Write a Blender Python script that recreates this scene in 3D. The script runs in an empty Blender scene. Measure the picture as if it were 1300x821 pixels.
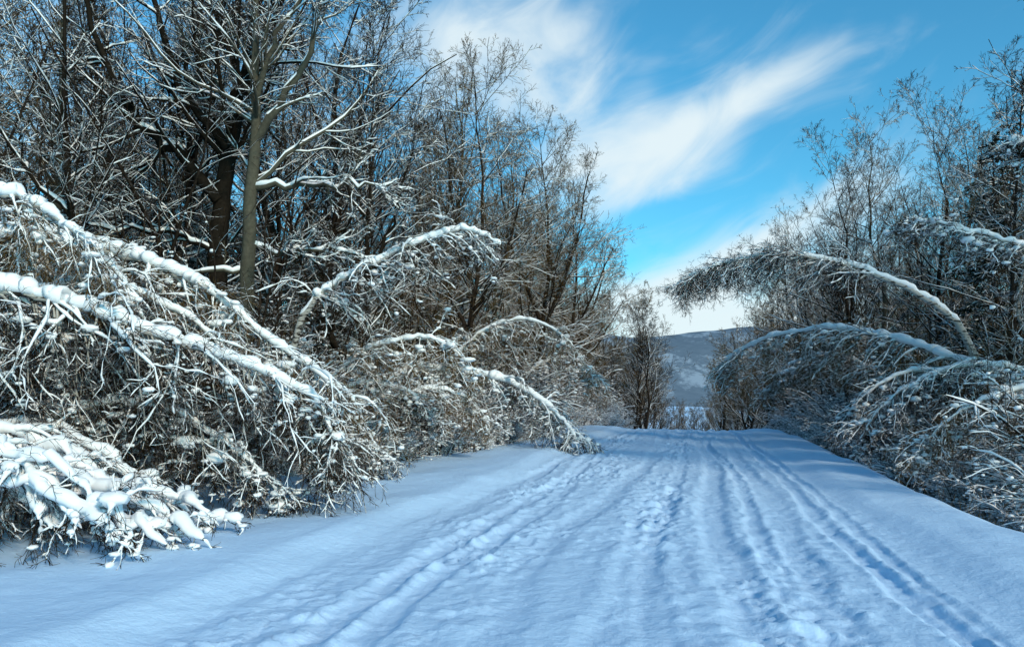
import bpy, math, numpy as np
from mathutils import Vector
rng=np.random.default_rng(7)
scene=bpy.context.scene
scene.view_settings.view_transform='Standard'
scene.view_settings.look='None'
scene.view_settings.exposure=0

# ------------------------------------------------------------ node helpers
class NB:
    def __init__(s,nt): s.nt=nt; s.n=nt.nodes; s.l=nt.links
    def put(s,sock,v):
        if isinstance(v,bpy.types.NodeSocket): s.l.new(v,sock)
        else: sock.default_value=v
    def math(s,op,a,b=0.0,c=None,clamp=False):
        n=s.n.new('ShaderNodeMath'); n.operation=op; n.use_clamp=clamp
        s.put(n.inputs[0],a); s.put(n.inputs[1],b)
        if c is not None: s.put(n.inputs[2],c)
        return n.outputs[0]
    def noise(s,vec,scale,detail=4,rough=.5,dist=0.0):
        n=s.n.new('ShaderNodeTexNoise'); s.put(n.inputs['Scale'],scale); n.inputs['Detail'].default_value=detail
        n.inputs['Roughness'].default_value=rough; n.inputs['Distortion'].default_value=dist
        if vec is not None: s.l.new(vec,n.inputs['Vector'])
        return n.outputs['Fac']
    def mix(s,f,a,b,blend='MIX'):
        n=s.n.new('ShaderNodeMix'); n.data_type='RGBA'; n.blend_type=blend
        s.put(n.inputs[0],f); s.put(n.inputs[6],a); s.put(n.inputs[7],b); return n.outputs[2]
    def rng(s,v,a,b,c=0.0,d=1.0,smooth=True):
        n=s.n.new('ShaderNodeMapRange'); n.interpolation_type='SMOOTHSTEP' if smooth else 'LINEAR'
        s.put(n.inputs[0],v); n.inputs[1].default_value=a;n.inputs[2].default_value=b
        n.inputs[3].default_value=c;n.inputs[4].default_value=d; return n.outputs[0]

def new_mat(name,rough=.8,spec=.2):
    m=bpy.data.materials.new(name); m.use_nodes=True
    b=m.node_tree.nodes['Principled BSDF']; b.inputs['Roughness'].default_value=rough
    b.inputs['Specular IOR Level'].default_value=spec
    return m,NB(m.node_tree),b
def C(r,g,b): return (r,g,b,1)

def snow_mat(name,col=(.80,.87,.95),bscale=6,bstr=.4,bump=True):
    m,nb,b=new_mat(name,.65,.2)
    tc=nb.n.new('ShaderNodeTexCoord').outputs['Object']
    if not bump:
        nb.nt.nodes.remove(b); b=nb.n.new('ShaderNodeBsdfDiffuse'); nb.l.new(b.outputs[0],nb.n['Material Output'].inputs[0])
        b.inputs['Color'].default_value=C(*col); return m
    n1=nb.noise(tc,bscale,6,.7)
    nb.put(b.inputs['Base Color'],nb.mix(n1,C(col[0]*.9,col[1]*.94,col[2]),C(*col)))
    bp=nb.n.new('ShaderNodeBump'); bp.inputs['Strength'].default_value=bstr; bp.inputs['Distance'].default_value=.03
    nb.put(bp.inputs['Height'],n1); nb.l.new(bp.outputs[0],b.inputs['Normal'])
    return m

def bark_mat(name,dark,light,snow_lo=.35,snow_hi=.8,snow_amt=.9,birch=False,patch=1.3,pscale=3,bump=False):
    m=bpy.data.materials.new(name); m.use_nodes=True; nt=m.node_tree; nb=NB(nt)
    nt.nodes.remove(nt.nodes['Principled BSDF'])
    b=nt.nodes.new('ShaderNodeBsdfDiffuse'); nt.links.new(b.outputs[0],nt.nodes['Material Output'].inputs[0])
    tc=nb.n.new('ShaderNodeTexCoord').outputs['Object']
    n1=nb.noise(tc,14,3 if (bump or birch) else 0,.65)
    c=nb.mix(n1,C(*dark),C(*light))
    if birch:
        mp=nb.n.new('ShaderNodeMapping'); mp.inputs['Scale'].default_value=(3,3,14); nb.l.new(tc,mp.inputs[0])
        c=nb.mix(nb.rng(nb.noise(mp.outputs[0],1.6,4,.6),.52,.6),c,C(.03,.026,.024))
    geo=nb.n.new('ShaderNodeNewGeometry'); sx=nb.n.new('ShaderNodeSeparateXYZ'); nb.l.new(geo.outputs['Normal'],sx.inputs[0])
    zz=nb.math('ADD',sx.outputs[2],nb.math('MULTIPLY',nb.math('SUBTRACT',nb.noise(tc,pscale,1,.6),.5),patch))
    f=nb.math('MULTIPLY',nb.rng(zz,snow_lo,snow_hi,smooth=False),snow_amt)
    nb.put(b.inputs['Color'],nb.mix(f,c,C(.80,.85,.90)))
    if bump:
        bp=nb.n.new('ShaderNodeBump'); bp.inputs['Strength'].default_value=.6; bp.inputs['Distance'].default_value=.02
        nb.put(bp.inputs['Height'],n1); nb.l.new(bp.outputs[0],b.inputs['Normal'])
    return m

M_snow=snow_mat('branch_snow',(.89,.89,.90),9,.5,bump=False)
M_dark=bark_mat('dark_bark',(.008,.006,.005),(.045,.034,.026),.5,.9,.7)
M_dtwig=bark_mat('shaded_twig_bark',(.008,.006,.004),(.045,.030,.018),.70,1.1,.5,patch=2.0,pscale=1.1)  # brown twigs darkened: the thicket's interior shade is put into the colour
M_twig=bark_mat('warm_lit_twig_bark',(.045,.026,.010),(.20,.122,.046),.78,1.18,.5,patch=2.0,pscale=1.1)  # brown twigs, with the warm low light put into the colour
M_grey=bark_mat('grey_aspen_bark',(.03,.027,.020),(.13,.12,.09),.6,.9,.8,bump=True)
M_trunk=bark_mat('dark_trunk_bark',(.004,.0035,.003),(.03,.024,.018),.6,.9,.8,bump=True)
M_birch=bark_mat('birch_bark',(.30,.28,.25),(.52,.50,.46),.4,.8,.9,True)
M_green=bark_mat('spruce_needles',(.006,.011,.008),(.022,.036,.02),.55,1.0,.5,patch=1.6)

# ------------------------------------------------------------ noise
LT=rng.random((256,256))
def vn(x,y):
    xi=np.floor(x).astype(int); yi=np.floor(y).astype(int); fx=x-xi; fy=y-yi
    fx=fx*fx*(3-2*fx); fy=fy*fy*(3-2*fy)
    g=lambda a,b: LT[a&255,b&255]
    return (g(xi,yi)*(1-fx)+g(xi+1,yi)*fx)*(1-fy)+(g(xi,yi+1)*(1-fx)+g(xi+1,yi+1)*fx)*fy
def fbm(x,y,o=4):
    r=0;a=.5
    for i in range(o):
        c,s=math.cos(i*1.1),math.sin(i*1.1)
        r=r+a*(vn((x*c-y*s)*2**i+17*i,(x*s+y*c)*2**i+31*i)-.5)*2; a*=.5
    return r
def sst(a,b,x):
    t=np.clip((x-a)/(b-a),0,1); return t*t*(3-2*t)

RU=np.array([.2245,.9745]); RN=np.array([.9745,-.2245]); RO=np.array([-.6,0.])
def to_st(x,y): 
    dx=x-RO[0]; dy=y-RO[1]; return dx*RU[0]+dy*RU[1], dx*RN[0]+dy*RN[1]
def to_xy(s,t): return RO[0]+s*RU[0]+t*RN[0], RO[1]+s*RU[1]+t*RN[1]

RUTS=[(-2.45,.16,.075,.3),(-2.05,.13,.055,.5),(-1.55,.12,.045,.6),(-.95,.18,.04,.8),(-.05,.22,.06,.2),(.3,.12,.045,.5),
      (.85,.18,.06,.3),(1.3,.09,.045,.7),(1.6,.16,.05,.35),(2.15,.10,.08,.2),(2.42,.075,.065,.22)]
def height(s,t):
    s=np.asarray(s,float); t=np.asarray(t,float)
    d=np.clip(s-33,0,None)
    z=-np.where(d<18,.0026*d*d,.0026*18*18+.0936*(d-18))
    z=np.maximum(z,-9+1.0*fbm(s*.01,t*.01,3))
    wob=.45*fbm(s*.22,s*0+3.3,3)
    lt=-t+wob
    z=z+.14*sst(2.7,3.3,lt)+.30*sst(5,9,lt)
    rt=t+wob*.7
    z=z+.08*sst(2.6,3.2,rt)-.75*sst(3.9,5.4,rt)+.35*sst(7,12,rt)
    z=z+.12*fbm(s*.35,t*.35,3)*sst(2.6,4.5,np.abs(t))+.3*fbm(s*.13+9,t*.13,3)*sst(5,9,np.abs(t))
    on=(1-sst(2.65,3.1,np.abs(t+.16*fbm(s*.8,s*0+8,3))))
    w=.18*fbm(s*.12,s*0+1.1,2)
    wt=t+.06*fbm(s*2.5,t*2.5,3)
    for i,(c,wd,dp,wa) in enumerate(RUTS):
        cc=c+w+wa*fbm(s*.11+i*3.3,s*0+7.7*i,2)
        wv=wd*(1+.5*fbm(s*.9,s*0+2.9*i,2))
        g=np.exp(-(np.abs(wt-cc)/wv)**4)
        rim=np.exp(-((np.abs(wt-cc)-wv*1.5)/(wv*.4))**2)*np.clip(.25+1.6*fbm(s*6,t*6+i,3),0,1.3)
        mod=np.clip(.75+1.0*fbm(s*.16,s*0+i*5.1,2),.1,1.25)
        z=z-(dp*g-dp*.5*rim)*mod*on*.8
        if wd>.13: z=z+g*on*.006*np.sign(np.sin(s*62+6*np.sin(t*9)))*(1-sst(9,18,s))*.5
    near=(1-sst(50,80,s))
    ch=np.exp(-((t-.05)/.42)**2)+np.exp(-((t+2.1)/.6)**2)+.5*np.exp(-((t+1.2)/.5)**2)+.7*np.exp(-((t-1.2)/.5)**2)+.2
    patch=np.clip(.6+1.4*fbm(s*.30,t*.9,3),.2,1.4)
    l1=fbm(s*7,t*8,4); l2=fbm(s*3.3+8,t*4.4,3)
    lump=.7*np.clip(l1,-.1,1)+.5*l2*(1-.5*np.abs(l1))-.5*np.exp(-(l2/.07)**2)*np.clip(l1+.3,0,1)
    z=z+near*on*np.clip(ch,0,1.1)*patch*.12*lump
    z=z+near*.015*fbm(s*.5,t*2.2,3)+near*.006*fbm(s*9,t*9,2)+near*(1-on)*.025*fbm(s*1.3,t*1.3,3)
    return z
def hxy(x,y):
    s,t=to_st(x,y); return height(s,t)

def mesh_obj(name,V,F,mats,mi=None,smooth=True,link=True):
    V=np.ascontiguousarray(V,dtype=np.float32); F=np.ascontiguousarray(F,dtype=np.int32)
    me=bpy.data.meshes.new(name); me.vertices.add(len(V)); me.vertices.foreach_set('co',V.ravel())
    me.loops.add(F.size); me.loops.foreach_set('vertex_index',F.ravel())
    me.polygons.add(len(F)); me.polygons.foreach_set('loop_start',np.arange(0,F.size,4,dtype=np.int32))
    me.polygons.foreach_set('loop_total',np.full(len(F),4,dtype=np.int32))
    if mi is not None: me.polygons.foreach_set('material_index',np.ascontiguousarray(mi,dtype=np.int32))
    me.polygons.foreach_set('use_smooth',np.full(len(F),smooth))
    for m in mats: me.materials.append(m)
    me.update(calc_edges=True)
    if not link: return me
    o=bpy.data.objects.new(name,me); scene.collection.objects.link(o); return o

def grid_faces(a,b):
    i=np.arange(a-1)[:,None]*b+np.arange(b-1)[None,:]
    return np.stack([i,i+1,i+b+1,i+b],-1).reshape(-1,4)

# ------------------------------------------------------------ ground
def spaced(lo,hi,step0,g):
    out=[lo]; st=step0
    while out[-1]<hi: out.append(out[-1]+st); st*=g
    return out
sa=list(np.arange(-40,3,1.5))+spaced(3,20,.025,1.003)
step=sa[-1]-sa[-2]; st=sa[-1]
while st<1600: st+=step; step*=1.006 if st<60 else 1.06; sa.append(st)
tc=list(np.arange(-3.4,3.4,.025))
tr=[];x=3.4;step=.03
while x<1500: x+=step; step*=1.03; tr.append(x)
tt=np.array([-v for v in tr[::-1]]+tc+tr); ss=np.array(sa)
S,T=np.meshgrid(ss,tt,indexing='ij')
Z=height(S,T); X,Y=to_xy(S,T)
V=np.stack([X,Y,Z],-1).reshape(-1,3)
M_snowg=snow_mat('snow_ground',(.575,.765,.975),14,.6)  # white snow tinted blue: the skylit shade is painted into the base colour
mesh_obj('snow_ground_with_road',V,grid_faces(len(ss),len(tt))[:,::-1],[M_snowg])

# ------------------------------------------------------------ distant hills
hx=np.linspace(-1500,1900,260); hy=np.linspace(560,1500,70)
HX,HY=np.meshgrid(hx,hy,indexing='ij')
prof=sst(560,950,HY)
HZ=-22+prof*(94+30*fbm(HX*.0035+5,HY*.001,4)+6*fbm(HX*.012,HY*.006,3))
m,nb,b=new_mat('hazed_hill_forest',.95,.05)  # forest and snow tones made bluish, distance haze is part of the colour
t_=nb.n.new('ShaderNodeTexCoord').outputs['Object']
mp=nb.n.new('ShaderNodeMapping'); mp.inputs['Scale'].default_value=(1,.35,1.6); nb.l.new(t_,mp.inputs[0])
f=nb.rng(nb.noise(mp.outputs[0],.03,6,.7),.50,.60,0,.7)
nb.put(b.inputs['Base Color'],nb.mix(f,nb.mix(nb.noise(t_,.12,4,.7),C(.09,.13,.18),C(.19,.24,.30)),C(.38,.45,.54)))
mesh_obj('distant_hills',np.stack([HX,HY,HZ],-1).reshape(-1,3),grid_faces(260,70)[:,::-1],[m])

# ------------------------------------------------------------ branch building
def nrm(v): return v/np.maximum(np.linalg.norm(v,axis=-1,keepdims=True),1e-9)
def cubesphere(n):
    vs={};V=[];F=[]
    def vid(p):
        k=tuple(np.round(p,5))
        if k not in vs: vs[k]=len(V); V.append(p)
        return vs[k]
    for ax in range(3):
        for sg in (-1,1):
            for i in range(n):
                for j in range(n):
                    q=[]
                    for a,c in ((i,j),(i+1,j),(i+1,j+1),(i,j+1)):
                        p=np.zeros(3); p[ax]=sg; p[(ax+1)%3]=(a/n*2-1); p[(ax+2)%3]=(c/n*2-1); q.append(vid(p))
                    F.append(q if sg>0 else q[::-1])
    return nrm(np.array(V)),np.array(F)
CS2=cubesphere(2); CS4=cubesphere(4)

class Build:
    def __init__(s): s.V=[];s.F=[];s.M=[];s.n=0
    def add(s,V,F,mi):
        s.V.append(V); s.F.append(F+s.n); s.M.append(np.full(len(F),mi)); s.n+=len(V)
    def tube(s,P,R,n,mi,flat=1.0):
        M,k=P.shape[:2]
        if M==0: return
        T=np.empty_like(P); T[:,1:-1]=P[:,2:]-P[:,:-2]; T[:,0]=P[:,1]-P[:,0]; T[:,-1]=P[:,-1]-P[:,-2]; T=nrm(T)
        ref=np.where(np.abs(T[...,2:3])>.97,np.array([1.,0,0]),np.array([0,0,1.]))
        A=nrm(np.cross(T,ref)); B=np.cross(A,T)
        a=np.arange(n)/n*2*np.pi+np.pi/2
        r=R[...,None,None]
        V=P[:,:,None,:]+r*(np.cos(a)[:,None]*A[:,:,None,:]+flat*np.sin(a)[:,None]*B[:,:,None,:])
        base=(np.arange(M)*k)[:,None,None]*n+(np.arange(k-1)*n)[None,:,None]
        i=np.arange(n)[None,None,:]; j=(i+1)%n
        F=np.stack([base+i,base+n+i,base+n+j,base+j],-1).reshape(-1,4)
        s.add(V.reshape(-1,3),F,mi)
    def blobs(s,P,R,mi,hi=False,flat=.7):
        U,Fq=CS4 if hi else CS2
        M=len(P); 
        if M==0: return
        sc=R[:,None,None]*np.stack([rng.uniform(.8,1.8,M),rng.uniform(.8,1.8,M),rng.uniform(.5,.9,M)*flat/.7],-1)[:,None,:]
        J=1+rng.uniform(-.2,.2,(M,len(U),1))
        V=P[:,None,:]+U[None]*sc*J
        F=(Fq[None]+(np.arange(M)*len(U))[:,None,None]).reshape(-1,4)
        s.add(V.reshape(-1,3),F,mi)
    def snow(s,P,R,h,m=2,n=5,mi=1,cover=.75,lump=.7):
        M,k=P.shape[:2]
        if M==0: return
        u=np.linspace(0,k-1,(k-1)*m+1); i=np.minimum(u.astype(int),k-2); f=(u-i)
        Q=P[:,i]*(1-f)[None,:,None]+P[:,i+1]*f[None,:,None]; r=R[:,i]*(1-f)+R[:,i+1]*f
        T=np.gradient(Q,axis=1); T=nrm(T); hz=np.clip((1-T[...,2]**2),0,1)**.8
        K=Q.shape[1]
        L=rng.uniform(1-lump,1+lump,(M,K)); gap=(rng.random((M,K))<cover)
        e=np.ones(K); e[0]=.2; e[-1]=.1
        H=h*hz*L*np.where(gap,1,.12)*e
        if K>4: H[:,1:-1]=.25*H[:,:-2]+.5*H[:,1:-1]+.25*H[:,2:]
        if n>9: H[:,1:-1]=.3*H[:,:-2]+.4*H[:,1:-1]+.3*H[:,2:]
        H=H*np.clip(r/r.max(),.35,1)**.4
        Q=Q.copy(); Q[...,2]+=r*.55+H*.35
        if n>8: Q[...,:2]+=rng.normal(0,.10,(M,K,2))*H[...,None]
        keep=(H.mean(1)>h*.12)
        s.tube(Q[keep],(r*.55+H*.62)[keep],n,mi,flat=.85)
    def obj(s,name,mats,link=True):
        return mesh_obj(name,np.concatenate(s.V),np.concatenate(s.F),mats,np.concatenate(s.M),link=link)

def grow(P,R,nc,u0,u1,ang,lenf,k,rf,grav,wob,taper=.7,rmin=.003,flat=0,absl=None,side=None):
    M,kp=P.shape[:2]
    plen=np.linalg.norm(np.diff(P,axis=1),axis=-1).sum(1)
    idx=np.repeat(np.arange(M),nc)
    N=len(idx)
    u=rng.uniform(u0,u1,N); f=u*(kp-1)*.9999; i=f.astype(int); fr=(f-i)[:,None]
    pos=P[idx,i]*(1-fr)+P[idx,i+1]*fr; t=nrm(P[idx,i+1]-P[idx,i])
    r0=(R[idx,i]*(1-fr[:,0])+R[idx,i+1]*fr[:,0])*rf*rng.uniform(.6,1.1,N)
    v=rng.normal(size=(N,3)); v[:,2]*=(1-flat)
    if side is not None: v+=np.array(side)
    v=v-(v*t).sum(1,keepdims=True)*t; v=nrm(v)
    a=np.radians(ang)*rng.uniform(.65,1.3,N)[:,None]
    d=np.cos(a)*t+np.sin(a)*v
    L=(lenf*plen[idx] if absl is None else absl)*(1.05-taper*(u-u0)/(u1-u0+1e-6))*rng.uniform(.55,1.25,N)
    Q=np.empty((N,k,3)); Q[:,0]=pos
    for j in range(1,k):
        d=d+wob*rng.normal(size=(N,3)); d[:,2]+=grav; d=nrm(d)
        Q[:,j]=Q[:,j-1]+d*(L/(k-1))[:,None]
    r0=np.maximum(r0,rmin)
    RR=np.maximum(r0[:,None]*np.linspace(1,.3,k)[None],rmin*.6)
    return Q,RR

def catmull(pts,m):
    p=np.array(pts,float); p=np.vstack([2*p[0]-p[1],p,2*p[-1]-p[-2]]); out=[]
    for i in range(1,len(p)-2):
        for j in range(m):
            t=j/m
            out.append(.5*((2*p[i])+(-p[i-1]+p[i+1])*t+(2*p[i-1]-5*p[i]+4*p[i+1]-p[i+2])*t*t+(-p[i-1]+3*p[i]-3*p[i+1]+p[i+2])*t**3))
    out.append(p[-2]); return np.array(out)

def bare_tree(B,H,r,n1=26,n2=8,n3=6,n4=3,snow=.03,first=.25,lean=.0,ang=48,l1=.36,trunk=None,up=.07,rt=.0045):
    z=np.linspace(0,1,14); wx=np.cumsum(rng.normal(0,.014,14)); wy=np.cumsum(rng.normal(0,.014,14))
    P=np.stack([wx*H+lean*z*z*H,wy*H,z*H],-1)[None]
    k=P.shape[1]
    R=(r*(1-np.linspace(0,1,k))**.9+.009)[None]; R[0,0]*=1.25
    B.tube(P,R,9,0)
    Q1,R1=grow(P,R,n1,first,.99,ang,l1,9,.5,up,.13,.65,.012)
    lim(B,Q1,R1,n2,n3,n4,snow,up,rt)
def lim(B,Q1,R1,n2,n3,n4,snow,up,rt,sn3=2):
    B.tube(Q1,R1,5,0)
    Q2,R2=grow(Q1,R1,n2,.2,.98,45,.42,6,.6,up*.7,.16,.6,.007)
    B.tube(Q2,R2,3,0)
    Q3,R3=grow(Q2,R2,n3,.15,.98,42,.48,4,.6,up*.4,.18,.5,rt*1.2)
    B.tube(Q3,R3,3,2)
    if n4:
        Q4,R4=grow(Q3,R3,n4,.2,1,38,.5,3,.7,.02,.15,.5,rt); B.tube(Q4,R4,3,2)
    if snow>0:
        B.snow(Q1,R1,snow,3,5); B.snow(Q2,R2,snow*.7,2,4,cover=.55)
        if n4: B.snow(Q3[::4],R3[::4],snow*.4,1,3,cover=.6)

# ------------------------------------------------------------ tree variants (shared meshes)
var=[];lov=[]
for i,(H,r,l1,ang,barkm) in enumerate([(13,.13,.38,45,M_dark),(14,.15,.42,50,M_grey),(12.5,.11,.36,42,M_dark),
        (15,.15,.34,38,M_dark),(13.5,.13,.40,52,M_dark),(13,.10,.34,35,M_birch),(14.5,.14,.42,46,M_dark)]):
    B=Build(); bare_tree(B,H,r,n1=36,n2=9,n3=6,n4=3,snow=.026,first=.20,ang=ang,l1=l1,lean=rng.uniform(-.05,.05),rt=.0062)
    var.append(B.obj('bare_tree_mesh',[barkm,M_snow,M_twig if i%2 else M_dtwig],link=False))
    if i<4:
        B=Build(); bare_tree(B,H,r,n1=30,n2=9,n3=9,n4=0,snow=.03,first=.16,ang=ang,l1=l1,rt=.012)
        lov.append(B.obj('distant_tree_mesh',[M_dark,M_snow,M_twig if i%2 else M_dtwig],link=False))
warm_lit=[var[1],var[3],var[5],var[1],var[3],var[0],var[6]]  # mid-forest set, mostly trees with warm light painted into their twigs
def spruce(H):
    B=Build(); z=np.linspace(0,1,10); P=np.stack([z*0,z*0,z*H],-1)[None]; R=(.14*(1-z)+.01)[None]
    B.tube(P,R,7,0)
    Q,RR=grow(P,R,170,.06,.99,88,.23,6,.3,-.05,.05,.92,.01); B.tube(Q,RR,4,0)
    Q2,R2=grow(Q,RR,15,.1,1,50,.33,4,1,-.06,.08,.6,.03,flat=.6); B.tube(Q2,R2,3,2)
    Q3,R3=grow(Q2,R2,2,.1,1,45,.5,3,1,-.08,.1,.6,.025); B.tube(Q3,R3,3,2)
    B.snow(Q,RR,.06,2,4,cover=.5)
    return B.obj('spruce_mesh',[M_dark,M_snow,M_green],link=False)
spr=[spruce(12),spruce(14)]
def shrub(H,ns,arch,snow,blob,spread=.25,out=.35,tw=M_twig,rtw=.0038,n1=9,l1=.38):
    B=Build(); P=[];k=9
    for j in range(ns):
        a=rng.uniform(0,6.28); rr=spread*math.sqrt(rng.random()); d=np.array([math.cos(a)*out,math.sin(a)*out,1.]); a2=rng.uniform(0,6.28)
        p=np.array([math.cos(a)*rr,math.sin(a)*rr,-.1]); L=H*rng.uniform(.55,1.1); l=[p]
        for q in range(k-1):
            d=d+rng.normal(0,.07,3); d[2]-=arch*(q/k); d[:2]*=1+arch*.4; d/=np.linalg.norm(d); p=p+d*L/(k-1); l.append(p)
        P.append(l)
    P=np.array(P); R=np.repeat((.007*H**.9*np.linspace(1,.3,k)+.004)[None],ns,0)
    B.tube(P,R,5,0); B.snow(P,R,snow*1.2,3,5)
    Q,RR=grow(P,R,n1,.12,1,45,l1,6,.6,-.02,.17,.5,.006); B.tube(Q,RR,3,2); B.snow(Q,RR,snow,2,4,cover=.65)
    Q2,R2=grow(Q,RR,6,.15,1,45,.5,4,.7,-.02,.18,.5,rtw*1.1); B.tube(Q2,R2,3,2); B.snow(Q2[::2],R2[::2],snow*.6,1,3,cover=.6)
    Q3,R3=grow(Q2,R2,3,.3,1,40,.55,3,.8,-.02,.18,.5,rtw); B.tube(Q3,R3,3,2)
    pts=Q2[:,2]; sel=rng.random(len(pts))<blob; B.blobs(pts[sel],rng.uniform(.012,.05,sel.sum()),1)
    return B.obj('shrub_mesh',[M_dark,M_snow,tw],link=False)
shr=[shrub(2.2,12,.25,.034,.28),shrub(2.8,14,.35,.034,.28,tw=M_dtwig),shrub(1.7,12,.15,.036,.35),shrub(3.4,12,.2,.028,.2,tw=M_dtwig)]
sap=[shrub(6.5,11,.03,.018,.05,spread=2.2,out=.10,tw=M_dtwig,rtw=.006,n1=14,l1=.2),
     shrub(5.0,12,.08,.02,.08,spread=2.0,out=.14,tw=M_twig,rtw=.0055,n1=13,l1=.24),
     shrub(8.5,9,.02,.016,.04,spread=2.5,out=.07,tw=M_dtwig,rtw=.007,n1=16,l1=.2)]

def inst(me,name,x,y,rot,sc,parent=None,dz=-.08):
    o=bpy.data.objects.new(name,me); scene.collection.objects.link(o)
    o.location=(x,y,float(hxy(x,y))+dz); o.rotation_euler=(rng.normal(0,.03),rng.normal(0,.03),rot); o.scale=(sc,sc,sc*rng.uniform(.92,1.08))
    if parent: o.parent=parent
    return o
def empty(n):
    e=bpy.data.objects.new(n,None); scene.collection.objects.link(e); return e

def forest(t0,t1,s0,s1,ds,dt,parent,hs,name='bare_tree',spf=.06,lib=None):
    lib=lib or var; s=s0
    while s<s1:
        t=t0
        while t<t1:
            if rng.random()<.88:
                ss_=s+rng.uniform(-.5,.5)*ds; tt_=t+rng.uniform(-.4,.4)*dt
                x,y=to_xy(ss_,tt_); x=float(x);y=float(y)
                if y>-2 and abs(x)<y*.68+7:
                    isp=rng.random()<spf and abs(tt_)>12
                    me=spr[rng.integers(2)] if isp else lib[rng.integers(len(lib))]
                    inst(me,'spruce_tree' if isp else name,x,y,rng.uniform(0,6.28),hs(ss_,tt_)*rng.uniform(.85,1.12),parent)
            t+=dt
        s+=ds
e_far=empty('distant_forest')
inst(spr[0],'spruce_tree',14.0,23.0,1.0,.85); inst(spr[1],'spruce_tree',16.3,26.0,2.0,.8)
inst(spr[0],'spruce_tree',-6.2,27.5,1.0,.72); inst(spr[1],'spruce_tree',-8.6,24.0,2.0,.6)
forest(-17,-8.2,15,30,3.8,3.3,None,lambda s,t:.95)
forest(-16,-6.9,30,62,3.8,3.4,None,lambda s,t:.98,lib=warm_lit)
forest(-14,-6.3,62,90,4.2,4,e_far,lambda s,t:1.08,lib=lov)
forest(9.2,17,13,30,3.8,3.5,None,lambda s,t:.78)
forest(7.6,16,30,62,3.8,3.4,None,lambda s,t:.84,lib=warm_lit)
forest(7.2,15,62,90,4.2,4,e_far,lambda s,t:.92,lib=lov)
forest(-36,-19,12,80,5.0,4.6,e_far,lambda s,t:1.05,spf=.40,lib=lov)
forest(18,34,12,80,5.5,5,e_far,lambda s,t:.95,spf=.35,lib=lov)
forest(-22,-5.6,92,160,6,5,e_far,lambda s,t:1.2,lib=lov)
forest(6.2,22,92,160,6,5,e_far,lambda s,t:1.05,lib=lov)
forest(-16,24,166,186,4.5,2.8,e_far,lambda s,t:.60,spf=.3,lib=lov)

# undergrowth
e_u=empty('undergrowth_thicket')
def put(me,name,s,t,sc,par):
    x,y=to_xy(s,t); x=float(x);y=float(y)
    if abs(x)<y*.68+2: inst(me,name,x,y,rng.uniform(0,6.28),sc,par)
EL_=lambda s: np.interp(s,[8,12,15,19,25,40,60],[7.0,6.2,5.8,5.2,4.6,4.7,5.2])
for side in (-1,1):
    for i in range(190):
        s=7+68*rng.random()**1.25; a=abs(rng.normal(0,2.8)); e=EL_(s)+.9 if side<0 else 6.2
        put(shr[rng.integers(4)],'shrub',s,side*(e+a),rng.uniform(.7,1.2),e_u)
    for i in range(105):
        s=12+65*rng.random()**1.2; t=side*rng.uniform(8.6,19); put(sap[rng.integers(3)],'sapling_thicket',s,t,rng.uniform(.7,1.1),e_u)
s=8.0
while s<70:
    put(shr[[0,2,1][rng.integers(3)]],'shrub',s,-(EL_(s)+.4*rng.random()),rng.uniform(.45,.8),e_u)
    if s>9: put(shr[[0,2,1][rng.integers(3)]],'shrub',s,5.5+.8*rng.random(),rng.uniform(.5,.85),e_u)
    s+=.65 if s<30 else 1.7

# ------------------------------------------------------------ large foreground trees with explicit limbs
def big_tree(name,trunk,r,limbs,bark,snow=.045,n1=16,first=.45,tw=M_dtwig,l1=.24,wz=.0,tp=.85):
    B=Build(); T=catmull(trunk,5); k=len(T)
    if wz: T[2:,:2]+=np.cumsum(rng.normal(0,wz,(k-2,2)),0)
    P=T[None]; R=(r*(1-tp*np.linspace(0,1,k)**(1.3 if tp<.9 else .8)))[None]; R[0,0]*=1.2
    B.tube(P,R,12,0)
    Q,RR=grow(P,R,n1,first,.99,50,l1,9,.42,.05,.14,.5,.014)
    lim(B,Q,RR,9,7,3,snow,.05,.0048)
    for L,rl in limbs:
        c=catmull(L,4); k=len(c); c[1:-1]+=rng.normal(0,.05,(k-2,3)); P=c[None]; R=(rl*(1-.75*np.linspace(0,1,k)))[None]
        B.tube(P,R,8,0); B.snow(P,R,snow*1.6,3,7,cover=.85,lump=.5)
        Q,RR=grow(P,R,15,.15,.99,45,.40,8,.5,.04,.14,.45,.01)
        lim(B,Q,RR,8,7,3,snow,.04,.0048)
    return B.obj(name,[bark,M_snow,tw])
big_tree('bare_tree',[(-6.3,17,-.2),(-6.3,17,2),(-6.3,17,4),(-6.15,17,5.9),(-5.95,17,7.3),(-5.8,17,8.6),(-5.6,17.2,10.2),(-5.3,17.3,12.5)],.25,
  [([(-6.2,17,5.7),(-6.9,16.8,6.5),(-7.6,16.6,7.1),(-8.4,16.4,8.6),(-8.9,16.3,10.4)],.14),
   ([(-6.0,17,6.8),(-6.8,16.6,8.0),(-7.2,16.3,9.4),(-7.5,16.2,11)],.11),
   ([(-6.25,17,4.6),(-7.2,16.8,5.0),(-8.4,16.6,5.0),(-9.5,16.5,5.3)],.06),
   ([(-5.9,17,7.9),(-5.0,16.8,8.9),(-4.5,16.6,10.5)],.09),
   ([(-5.8,17,8.6),(-6.3,16.6,9.8),(-6.5,16.4,11.5)],.06)],M_trunk,wz=.02)
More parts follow.
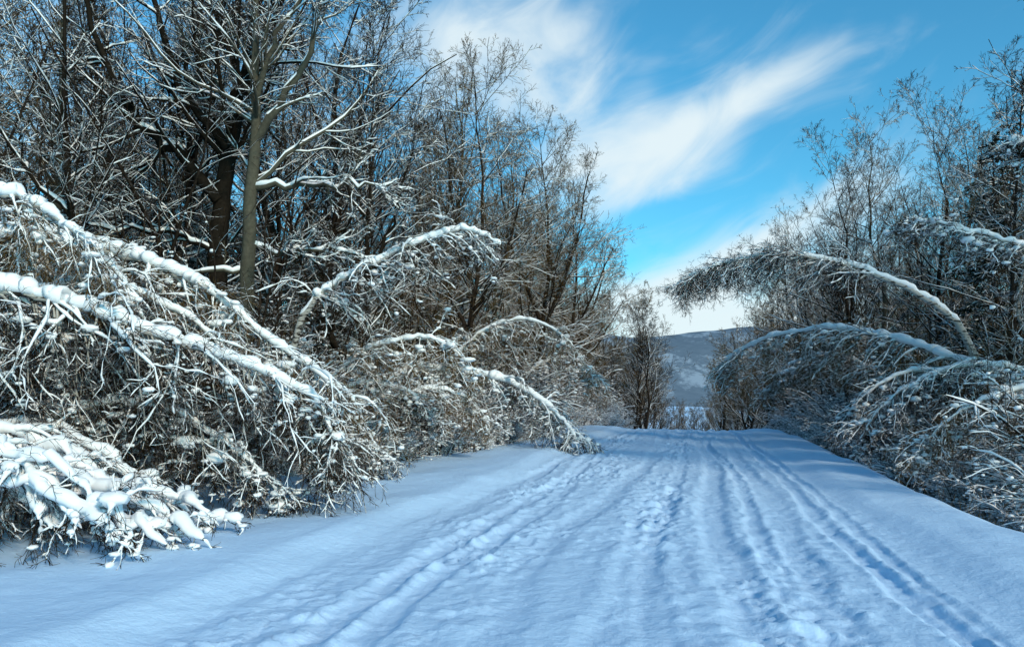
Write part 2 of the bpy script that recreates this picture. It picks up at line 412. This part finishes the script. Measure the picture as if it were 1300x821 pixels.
big_tree('bare_tree',[(-5.35,16,-.2),(-5.3,16,2),(-5.25,16,4),(-5.15,16,6),(-5.1,16,7.4),(-5.1,16,9),(-5.0,16,12.5)],.18,
  [([(-5.15,16,5.7),(-4.2,15.8,5.75),(-3.2,15.7,5.65),(-2.3,15.6,5.7)],.07),
   ([(-5.2,16,4.6),(-4.4,15.9,4.4),(-3.6,15.9,4.5),(-2.8,15.9,4.25)],.055),
   ([(-5.15,16,6.6),(-4.4,15.7,7.5),(-3.8,15.5,8.6),(-3.4,15.4,10.2)],.09),
   ([(-5.1,16,7.4),(-4.7,15.7,8.4),(-4.0,15.5,9.3),(-2.9,15.4,9.9)],.07),
   ([(-5.25,16,4.1),(-6.2,15.7,4.0),(-7.3,15.6,4.2)],.05)],M_grey,wz=.015)
big_tree('bare_tree',[(-10.1,18,0),(-10.1,18,4),(-10.0,18,8),(-9.9,18,13)],.15,[([(-10,18,5),(-9,17.6,6.3),(-8.6,17.4,8)],.06)],M_grey,n1=26,first=.25,wz=.03,l1=.3)
big_tree('bare_tree',[(-8.3,15.5,0),(-8.4,15.5,4),(-8.7,15.5,7),(-8.8,15.5,11)],.09,[([(-8.5,15.5,5),(-9.4,15.2,6.3),(-9.9,15,8)],.05)],M_trunk,n1=28,first=.25,wz=.03,l1=.3)
big_tree('bare_tree',[(-3.6,20,0),(-3.5,20,4),(-3.4,20,7),(-3.2,20,10.5)],.10,[([(-3.5,20,4.5),(-2.8,19.8,6.3),(-2.4,19.7,8)],.05),([(-3.5,20,5.5),(-4.2,19.8,7.3),(-4.4,19.7,9)],.05)],M_trunk,n1=30,first=.25,snow=.03,wz=.04,l1=.3,tp=.95)
big_tree('bare_tree',[(-1.4,27,0),(-1.4,27,4),(-1.2,27,8),(-1.5,27,12.2)],.15,[([(-1.4,27,4),(-.2,26.6,6.4),(.5,26.5,9)],.08),([(-1.4,27,3.5),(-2.6,26.6,6.0),(-3.3,26.5,9)],.08),([(-1.4,27,5.5),(-2,26.6,8.5),(-2.4,26.5,11)],.07)],M_dark,n1=44,first=.2,snow=.025,tw=M_twig,wz=.05,l1=.32,tp=.96)
big_tree('bare_tree',[(1.2,33,0),(1.2,33,4),(1.5,33,8),(1.1,33,12.8)],.16,[([(1.2,33,4),(2.4,32.6,7),(3.1,32.5,10.5)],.09),([(1.2,33,4.5),(-.1,32.6,8),(-.6,32.5,11)],.08),([(1.2,33,3),(2.8,32.6,4.8),(4.1,32.5,7.5)],.07)],M_dark,n1=46,first=.2,snow=.025,tw=M_twig,wz=.06,l1=.34,tp=.96)
big_tree('bare_tree',[(3.2,41,-.2),(3.2,41,4),(3.4,41,8),(3.2,41,12)],.16,[([(3.2,41,4),(4.4,41,6.5),(4.8,41,9.0)],.08),([(3.2,41,3),(4.6,41,4.5),(5.7,41,6.4)],.07),([(3.2,41,4),(2.1,41,7.5),(1.6,41,11)],.07)],M_dark,n1=46,first=.2,snow=.025,tw=M_twig,wz=.05,l1=.34,tp=.96)
big_tree('bare_tree',[(12.3,20,-.6),(12.4,20,3),(12.7,20,7),(12.8,20,10.5)],.09,[],M_dark,n1=36,first=.15,snow=.025,wz=.04,l1=.26,tp=.96)

# ------------------------------------------------------------ bent snow-laden trees
def bent(name,pts,r,snow,n1=40,l1=1.5,g=-.28,bark=M_birch,blob=.32,bs=.05,u0=.15,n2=10,n3=6,sub=6,twig=M_twig,ang=58,down=-1.1):
    B=Build(); c=catmull(pts,sub); k=len(c); P=c[None]; R=(r*(1-.82*np.linspace(0,1,k)))[None]
    P=P.copy(); P[0,2:-1]+=rng.normal(0,.016,(k-3,3))
    B.tube(P,R,10,0); B.snow(P,R,snow*1.75,4,10,cover=.95,lump=.6)
    Q,RR=grow(P,R,n1,u0,.995,ang,1,10,.38,g*.8,.18,.45,.008,absl=l1,side=(0,0,down)); B.tube(Q,RR,5,0); B.snow(Q,RR,snow*.55,3,6,cover=.7,lump=.9)
    Q2,R2=grow(Q,RR,n2,.06,.98,52,.45,6,.6,g*.4,.2,.4,.005,side=(0,0,-.2)); B.tube(Q2,R2,3,2); B.snow(Q2[::2],R2[::2],snow*.36,2,4,cover=.55)
    Q3,R3=grow(Q2,R2,n3,.15,1,46,.5,4,.7,g*.25,.2,.4,.0035); B.tube(Q3,R3,3,2); B.snow(Q3[::4],R3[::4],snow*.18,1,3,cover=.6)
    Q4,R4=grow(Q3,R3,2,.2,1,42,.5,3,.8,-.05,.15,.4,.003); B.tube(Q4,R4,3,2)
    pts_=Q2[:,2]; s=rng.random(len(pts_))<blob; B.blobs(pts_[s]+np.array([0,0,.012]),bs*rng.uniform(.25,1.0,s.sum())**1.6,1)
    pts_=Q[:,3]; s=rng.random(len(pts_))<blob*1.3; B.blobs(pts_[s]+np.array([0,0,.02]),bs*rng.uniform(.6,1.7,s.sum()),1,hi=True)
    return B.obj(name,[bark,M_snow,twig])
nm='bent_birch_tree'
# A
bent(nm,[(-9.8,11.8,0),(-9.2,11.6,2),(-8.2,11.3,3.3),(-7.01,11,3.72),(-6.15,11,3.67),(-5.39,11,3.52),(-4.69,11,3.29),(-4.10,11,2.98),(-3.34,11,2.35),(-2.70,11,1.92),(-2.16,11,1.5)],.09,.10,95,1.7,-.25,u0=.3)
# B
bent(nm,[(-8.4,9.2,0),(-8.0,9.3,2),(-7.1,9.4,3.7),(-6.05,9.5,3.95),(-5.59,9.5,3.79),(-5.22,9.5,3.56),(-4.84,9.5,3.23),(-4.52,9.5,2.81),(-4.25,9.5,2.3)],.06,.07,30,1.1,-.3,u0=.4)
# C
bent(nm,[(-7.6,8.7,.2),(-7.1,8.8,1.9),(-6.4,8.9,2.65),(-5.74,9,2.76),(-5.12,9.1,2.63),(-4.5,9.2,2.44),(-3.79,9.4,2.17),(-3.09,9.6,1.9),(-2.45,9.9,1.55),(-2.2,10,1.0)],.07,.105,100,1.6,-.3,u0=.25,twig=M_dtwig)
# C2
bent(nm,[(-7.6,10,.2),(-6.8,10,2.2),(-5.6,10.2,3.0),(-4.4,10.4,2.7),(-3.6,10.6,2.0),(-3.2,10.7,1.2)],.05,.065,70,1.6,-.25,u0=.25,twig=M_dtwig)
bent(nm,[(-6.4,12,.2),(-5.8,12,1.5),(-4.9,12.1,2.1),(-3.9,12.2,1.9),(-3.0,12.3,1.2),(-2.5,12.3,.6)],.045,.06,80,1.2,-.22,u0=.15,twig=M_dtwig)
bent(nm,[(-5.4,13.2,.2),(-4.8,13.2,1.2),(-3.9,13.3,1.7),(-3.0,13.4,1.4),(-2.4,13.5,.9),(-2.1,13.5,.4)],.04,.05,70,1.0,-.22,u0=.1,twig=M_dtwig)
bent(nm,[(-6.2,9.3,.1),(-5.6,9.4,1.1),(-4.8,9.5,1.5),(-3.9,9.6,1.3),(-3.2,9.7,.8),(-2.8,9.8,.35)],.04,.06,75,.95,-.22,u0=.1,twig=M_dtwig)
# D
bent(nm,[(-4.5,14.6,0),(-4.1,14.3,1.6),(-3.64,14,2.97),(-3.16,14,3.45),(-2.61,14,3.80),(-1.92,14,4.14),(-1.24,14,4.37),(-.69,14,4.45),(-.2,14,4.2)],.07,.07,42,1.2,-.16,u0=.3,twig=M_dtwig)
bent(nm,[(-4.2,15,0),(-3.7,15,1.4),(-2.9,15,2.3),(-1.9,15,2.65),(-1.2,15,2.5),(-.7,15.2,2.0)],.045,.05,50,1.2,-.15,u0=.2)
bent(nm,[(-4.6,15,0),(-3.9,15.2,1.2),(-2.9,15.5,1.8),(-2.0,15.8,1.6),(-1.5,16,.9)],.04,.05,70,1.1,-.15,u0=.1,twig=M_dtwig)
bent(nm,[(-3.6,17.5,0),(-3.0,17.7,1.2),(-2.0,18,1.7),(-1.0,18.3,1.5),(-.5,18.5,.8)],.04,.055,70,1.1,-.15,u0=.1)
# E
bent(nm,[(-5.2,21.5,0),(-4.6,21.8,.9),(-3.9,22,1.6),(-3.3,22,2.0),(-2.59,22,2.27),(-1.51,22,2.22),(-.22,22,1.95),(.86,22,1.38),(1.5,22,.75),(1.8,22,.3)],.10,.14,100,1.6,-.2,u0=.2,twig=M_dtwig)
bent(nm,[(-3,25,0),(-2,25,2.4),(-.8,25,3.6),(.6,25,3.9),(1.8,25,3.2),(2.4,25,2.2)],.06,.06,70,1.5,-.18,u0=.25)
bent(nm,[(-1,31,0),(.4,31,2.2),(1.8,31,3.0),(3.0,31,2.6),(3.6,31,1.5)],.06,.06,70,1.6,-.18,u0=.25)
# F
bent(nm,[(12.6,20.4,-.6),(12.1,20.2,1.2),(11.27,20,3.07),(10.6,20,3.76),(9.6,20,4.34),(8.43,20,4.78),(7.06,20,5.03),(5.88,20,4.97),(4.9,20,4.74),(4.16,20,4.38)],.11,.065,130,1.3,-.10,bs=.03,u0=.5,blob=.05,ang=32,twig=M_dtwig,down=-.8)
# G
bent(nm,[(12.9,18.5,-.6),(12.6,18.8,.9),(12.1,19.2,1.85),(11.3,21,2.6),(10.8,23,3.2),(9.9,25,3.62),(8.9,27,3.55),(8.1,29,3.05),(7.6,30,2.4)],.10,.11,140,1.9,-.2,u0=.2)
bent(nm,[(12.5,16.5,-.6),(11.6,16.5,1.3),(10.4,16.8,2.15),(9.2,17.2,2.1),(8.2,17.6,1.4),(7.7,17.8,.6)],.06,.07,80,1.3,-.2,u0=.2,twig=M_dtwig)
bent(nm,[(11.5,14,-.6),(10.4,14,1.1),(9.3,14.2,1.7),(8.1,14.5,1.3),(7.4,14.7,.5)],.05,.065,70,1.1,-.2,u0=.2)
bent(nm,[(14,27,-.6),(12.8,27.5,2),(11.4,28.5,3),(10.2,30,2.6),(9.7,31,1.4)],.06,.07,80,1.6,-.2,u0=.2)
bent(nm,[(13,21,-.6),(12,21,1.6),(10.8,21.2,2.2),(9.6,21.5,1.7),(9.0,22,.8)],.06,.07,80,1.4,-.2,u0=.15,twig=M_dtwig)
# H
bent(nm,[(11.2,14,-.6),(11.0,14,2),(10.2,14,3.5),(9.2,14,4.1),(8.24,14,4.37),(7.55,14,4.55),(7.0,14,4.7)],.05,.05,36,.9,-.06,u0=.4,ang=38,twig=M_dtwig)
bent(nm,[(11.6,13,-.6),(11.2,13,2.3),(10.2,13.2,4.6),(9.2,13.4,5.6),(8.4,13.6,5.9)],.045,.04,36,.9,-.04,u0=.4,ang=38,twig=M_dtwig)
# ------------------------------------------------------------ heavily snow-laden shrub at lower left
B=Build(); arcs=[]
for j in range(17):
    y0=rng.uniform(7.3,8.9); x0=-5.9+rng.uniform(-.8,.6); e=rng.uniform(1.4,3.1); hh=rng.uniform(.6,1.6); yd=rng.uniform(-.6,.4)
    arcs.append(catmull([(x0-.3,y0,0.0),(x0,y0,hh*.7),(x0+e*.25,y0+yd*.2,hh),(x0+e*.55,y0+yd*.6,hh*.88),(x0+e*.8,y0+yd*.8,hh*.6),(x0+e*.97,y0+yd,hh*.28+.05)],4))
P=np.array(arcs); k=P.shape[1]; P[:,1:]+=rng.normal(0,.04,(len(P),k-1,3)); R=np.repeat((.024*np.linspace(1,.35,k))[None],len(P),0)
B.tube(P,R,6,0); B.snow(P,R,.15,4,10,cover=.85,lump=.8)
Q,RR=grow(P,R,15,.12,1,60,1,8,.6,-.2,.17,.4,.006,absl=.65,side=(0,0,-.5)); B.tube(Q,RR,5,0); B.snow(Q,RR,.085,3,8,cover=.62,lump=.8)
Q2,R2=grow(Q,RR,10,.1,1,50,.5,5,.7,-.1,.17,.4,.004); B.tube(Q2,R2,4,2); B.snow(Q2[::3],R2[::3],.026,2,5,cover=.6)
Q3,R3=grow(Q2,R2,5,.1,1,45,.55,4,.7,-.06,.17,.4,.003); B.tube(Q3,R3,3,2)
s=rng.random(len(Q))<.4; B.blobs(Q[s,3]+np.array([0,0,.03]),rng.uniform(.03,.09,s.sum()),1,hi=True)
s=rng.random(len(Q2))<.08; B.blobs(Q2[s,2],rng.uniform(.015,.04,s.sum()),1,hi=True)
B.obj('snow_laden_shrub',[M_dark,M_snow,M_dtwig])

# dry grass in the ditch
B=Build(); n=7500
s_=6+30*rng.random(n)**1.3; t_=4.6+3.5*rng.random(n); cl=fbm(s_*1.2,t_*1.2,2)>-.05; s_,t_=s_[cl],t_[cl]; n=len(s_)
x,y=to_xy(s_,t_); p=np.stack([x,y,height(s_,t_)-.02],-1); d=nrm(np.stack([rng.normal(0,.3,n),rng.normal(0,.3,n),np.ones(n)],-1)); L=rng.uniform(.12,.5,n)
P=np.empty((n,4,3)); P[:,0]=p
for j in range(1,4):
    d[:,:2]*=1.35; d+=rng.normal(0,.1,(n,3)); d=nrm(d); P[:,j]=P[:,j-1]+d*(L/3)[:,None]
B.tube(P,np.repeat(np.array([[.004,.0035,.003,.0015]]),n,0),3,0)
M_grass=bark_mat('dry_grass',(.16,.11,.05),(.32,.24,.13),.7,1.1,.7)
B.obj('dry_grass',[M_grass])

# ------------------------------------------------------------ world
w=bpy.data.worlds.new('World'); scene.world=w; w.use_nodes=True
nb=NB(w.node_tree); bg=nb.n['Background']
sky=nb.n.new('ShaderNodeTexSky'); sky.sky_type='NISHITA'; sky.sun_disc=False
EL=math.radians(25); AZ=math.radians(148)
sky.sun_elevation=EL; sky.sun_rotation=AZ; sky.air_density=1.0; sky.dust_density=.6; sky.ozone_density=2.0
tcn=nb.n.new('ShaderNodeTexCoord').outputs['Generated']
sx=nb.n.new('ShaderNodeSeparateXYZ'); nb.l.new(tcn,sx.inputs[0])
az=nb.math('ARCTAN2',sx.outputs[0],sx.outputs[1]); el=nb.math('ARCSINE',sx.outputs[2])
def comb(a,b_): 
    n=nb.n.new('ShaderNodeCombineXYZ'); nb.put(n.inputs[0],a); nb.put(n.inputs[1],b_); return n.outputs[0]
ca,sa_=math.cos(math.radians(25)),math.sin(math.radians(25))
U=nb.math('ADD',nb.math('MULTIPLY',az,ca),nb.math('MULTIPLY',el,sa_))
W=nb.math('SUBTRACT',nb.math('MULTIPLY',el,ca),nb.math('MULTIPLY',az,sa_))
n_str=nb.noise(comb(nb.math('MULTIPLY',U,3.4),nb.math('MULTIPLY',W,7)),2.0,5,.56,1.0)
n_big=nb.noise(comb(nb.math('MULTIPLY',U,3.0),nb.math('MULTIPLY',W,4.5)),2.4,2,.5,.3)
def blob(a0,e0,ra,re,tilt):
    c,s=math.cos(math.radians(tilt)),math.sin(math.radians(tilt))
    da=nb.math('SUBTRACT',az,a0); de=nb.math('SUBTRACT',el,e0)
    u=nb.math('ADD',nb.math('MULTIPLY',da,c/ra),nb.math('MULTIPLY',de,s/ra)); v=nb.math('SUBTRACT',nb.math('MULTIPLY',de,c/re),nb.math('MULTIPLY',da,s/re))
    q=nb.math('ADD',nb.math('MULTIPLY',u,u),nb.math('MULTIPLY',v,v))
    return nb.math('EXPONENT',nb.math('MULTIPLY',q,-1.0))
tot=None
for a in [(-.02,.40,.15,.08,5,.85),(.16,.28,.14,.07,26,.85),(.29,.34,.12,.022,24,.6),(.29,.175,.15,.03,20,1.0),(.22,.08,.24,.06,5,1.2),(-.45,.3,.25,.12,15,.4),(.42,.25,.10,.03,30,.15),(.2,.225,.10,.018,15,-.5)]:
    bb=nb.math('MULTIPLY',blob(*a[:5]),a[5]); tot=bb if tot is None else nb.math('ADD',tot,bb)
amt=nb.math('ADD',nb.math('MULTIPLY',tot,.85),nb.math('MULTIPLY',nb.math('SUBTRACT',n_str,.5),1.15))
amt=nb.math('ADD',amt,nb.math('MULTIPLY',nb.math('SUBTRACT',n_big,.5),.9))
cf=nb.rng(amt,-.05,1.02,0,.94)
skyc=nb.mix(1.0,sky.outputs[0],C(.44,1.30,1.46),'MULTIPLY')
cl=nb.mix(cf,skyc,C(6.5,7.4,7.7))
nb.put(bg.inputs['Color'],cl); bg.inputs['Strength'].default_value=.125
sd=Vector((math.sin(AZ)*math.cos(EL),math.cos(AZ)*math.cos(EL),math.sin(EL)))
L=bpy.data.lights.new('sun','SUN'); L.energy=2.9; L.angle=math.radians(7); L.color=(1,.86,.66)
lo=bpy.data.objects.new('sun',L); scene.collection.objects.link(lo); lo.rotation_euler=(-sd).to_track_quat('-Z','Y').to_euler()

cam=bpy.data.cameras.new('camera'); co=bpy.data.objects.new('camera',cam); scene.collection.objects.link(co)
co.location=(0,0,1.6); co.rotation_euler=(math.radians(90),0,0); cam.lens=28.25; cam.sensor_width=36; cam.shift_y=.069; cam.clip_end=5000; cam.clip_start=.05
scene.camera=co
print('objs',len(bpy.data.objects),'polys',sum(len(m.polygons) for m in bpy.data.meshes))
